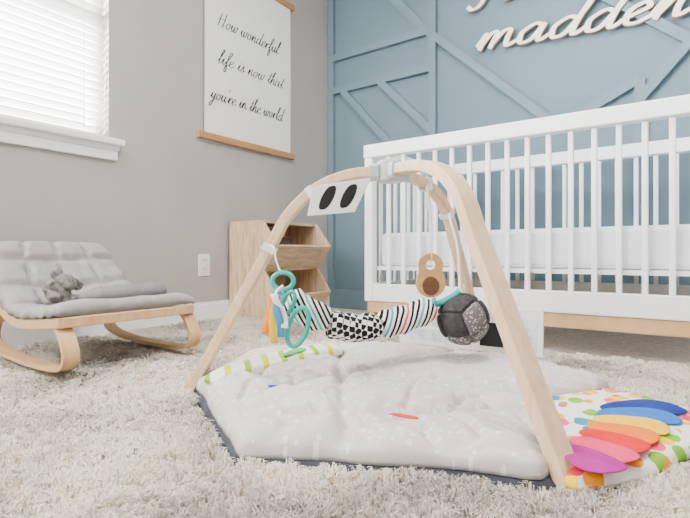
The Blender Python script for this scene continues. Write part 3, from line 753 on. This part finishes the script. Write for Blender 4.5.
wd = .0030*np.clip(dd*1.1, .75, 2.4)*rng.uniform(.7, 1.3, n)
tw = ph+PI/2+rng.normal(0, .5, n); cu = rng.normal(0, .003, n)
R_ = 4; verts = np.zeros((n, R_*2, 3), np.float32)
for r in range(R_):
    s = r/(R_-1)
    off = lean*s**1.6*1.2
    cxr = tx+np.cos(ph)*off-np.sin(ph)*cu*np.sin(s*4.2); cyr = ty+np.sin(ph)*off+np.cos(ph)*cu*np.sin(s*4.2); cz = -.038+H*np.sin(s*PI/2*1.28)
    w_ = wd*(1.0 if r < R_-1 else .55)
    verts[:, 2*r, 0] = cxr-np.cos(tw)*w_/2; verts[:, 2*r, 1] = cyr-np.sin(tw)*w_/2; verts[:, 2*r, 2] = cz
    verts[:, 2*r+1, 0] = cxr+np.cos(tw)*w_/2; verts[:, 2*r+1, 1] = cyr+np.sin(tw)*w_/2; verts[:, 2*r+1, 2] = cz
faces = np.zeros((n, R_-1, 4), np.int64); bi = np.arange(n)*R_*2
for r in range(R_-1):
    faces[:, r, 0] = bi+2*r; faces[:, r, 1] = bi+2*r+1; faces[:, r, 2] = bi+2*r+3; faces[:, r, 3] = bi+2*r+2
V = verts.reshape(-1, 3); Fc = faces.reshape(-1, 4)
sl = np.array([[rx0, ry0, -.05], [rx1, ry0, -.05], [rx1, ry1, -.05], [rx0, ry1, -.05], [rx0, ry0, -.025], [rx1, ry0, -.025], [rx1, ry1, -.025], [rx0, ry1, -.025]], np.float32)
b0 = len(V); V = np.vstack([V, sl]); Fc = np.vstack([Fc, np.array([[0, 3, 2, 1], [4, 5, 6, 7], [0, 1, 5, 4], [1, 2, 6, 5], [2, 3, 7, 6], [3, 0, 4, 7]])+b0])
me = bpy.data.meshes.new('shag_rug'); me.vertices.add(len(V)); me.vertices.foreach_set('co', V.ravel())
me.loops.add(len(Fc)*4); me.loops.foreach_set('vertex_index', Fc.ravel().astype(np.int32)); me.polygons.add(len(Fc))
me.polygons.foreach_set('loop_start', (np.arange(len(Fc))*4).astype(np.int32)); me.polygons.foreach_set('use_smooth', np.ones(len(Fc), bool))
me.update(calc_edges=True)
mot = np.sin(X*11+np.sin(Y*7)*2)+np.sin(Y*13+np.sin(X*9)*2)+rng.normal(0, .7, nT)
g = 1/(1+np.exp(-(mot-1.0)*1.8)); wht = (rng.uniform(0, 1, nT) < .45).astype(float)
white = np.array(lin((255, 251, 243))[:3]); cream = np.array(lin((250, 239, 220))[:3]); grey = np.array(lin((190, 182, 172))[:3])
basec = white*wht[:, None]+cream*(1-wht[:, None])
tc = np.repeat(basec*(1-g[:, None])+grey*g[:, None], K, axis=0)
colr = tc*rng.uniform(.93, 1.03, n)[:, None]
colr = np.clip(np.repeat(colr, R_*2, axis=0), 0, .97); colr = np.vstack([colr, np.tile(cream*.88, (8, 1))]); colr = np.hstack([colr, np.ones((len(colr), 1))]).astype(np.float32)
ca = me.color_attributes.new('Col', 'FLOAT_COLOR', 'POINT'); ca.data.foreach_set('color', colr.ravel())
m, nt, b = base('shag_yarn', .95); at = nt.nodes.new('ShaderNodeVertexColor'); at.layer_name = 'Col'; nt.links.new(at.outputs[0], b.inputs['Base Color'])
tr = nt.nodes.new('ShaderNodeBsdfTranslucent'); nt.links.new(at.outputs[0], tr.inputs[0]); mx = nt.nodes.new('ShaderNodeMixShader'); mx.inputs[0].default_value = .45
nt.links.new(b.outputs[0], mx.inputs[1]); nt.links.new(tr.outputs[0], mx.inputs[2]); nt.links.new(mx.outputs[0], nt.nodes['Material Output'].inputs[0])
me.materials.append(m)
rug = bpy.data.objects.new('shag_rug', me); C.objects.link(rug); tag(rug, 'thick cream and grey shag rug covering the floor', 'rug'); rug['kind'] = 'stuff'

# ------------------------------------------------------------------ light, world, camera
w = bpy.data.worlds.new('World'); bpy.context.scene.world = w; w.use_nodes = True
bg = w.node_tree.nodes['Background']; bg.inputs[0].default_value = (.98, .985, 1, 1); bg.inputs[1].default_value = 1.0
def area(name, loc, target, sx, sy, power, col=(1, 1, 1)):
    L = bpy.data.lights.new(name, 'AREA'); L.shape = 'RECTANGLE'; L.size = sx; L.size_y = sy; L.energy = power; L.color = col
    o = bpy.data.objects.new(name, L); C.objects.link(o); o.location = loc
    o.rotation_euler = (Vector(target)-Vector(loc)).to_track_quat('-Z', 'Y').to_euler(); return o
area('window_daylight', (XW-.9, .6, 1.8), (XW+1, .8, .9), 1.8, 1.6, 3900, (1, .985, .96))
area('added_key_light', (-1.9, -1.3, 1.75), (-.1, 1.4, .2), 1.2, 1.2, 155, (1, .985, .96))  # key light added at upper left for directional contrast; no second window stands there
area('added_overhead_fill', (-.4, 1.2, 2.38), (-.4, 1.3, 0), .7, .7, 52, (1, .97, .93))  # soft overhead fill added to brighten the room, not a real fixture
cam = bpy.data.cameras.new('Camera'); co = bpy.data.objects.new('Camera', cam); C.objects.link(co)
co.location = CAM; co.rotation_euler = (PI/2, 0, YAW); cam.sensor_width = 36; cam.lens = FPX/690*36; cam.shift_y = -4/690; cam.clip_start = .02
bpy.context.scene.camera = co
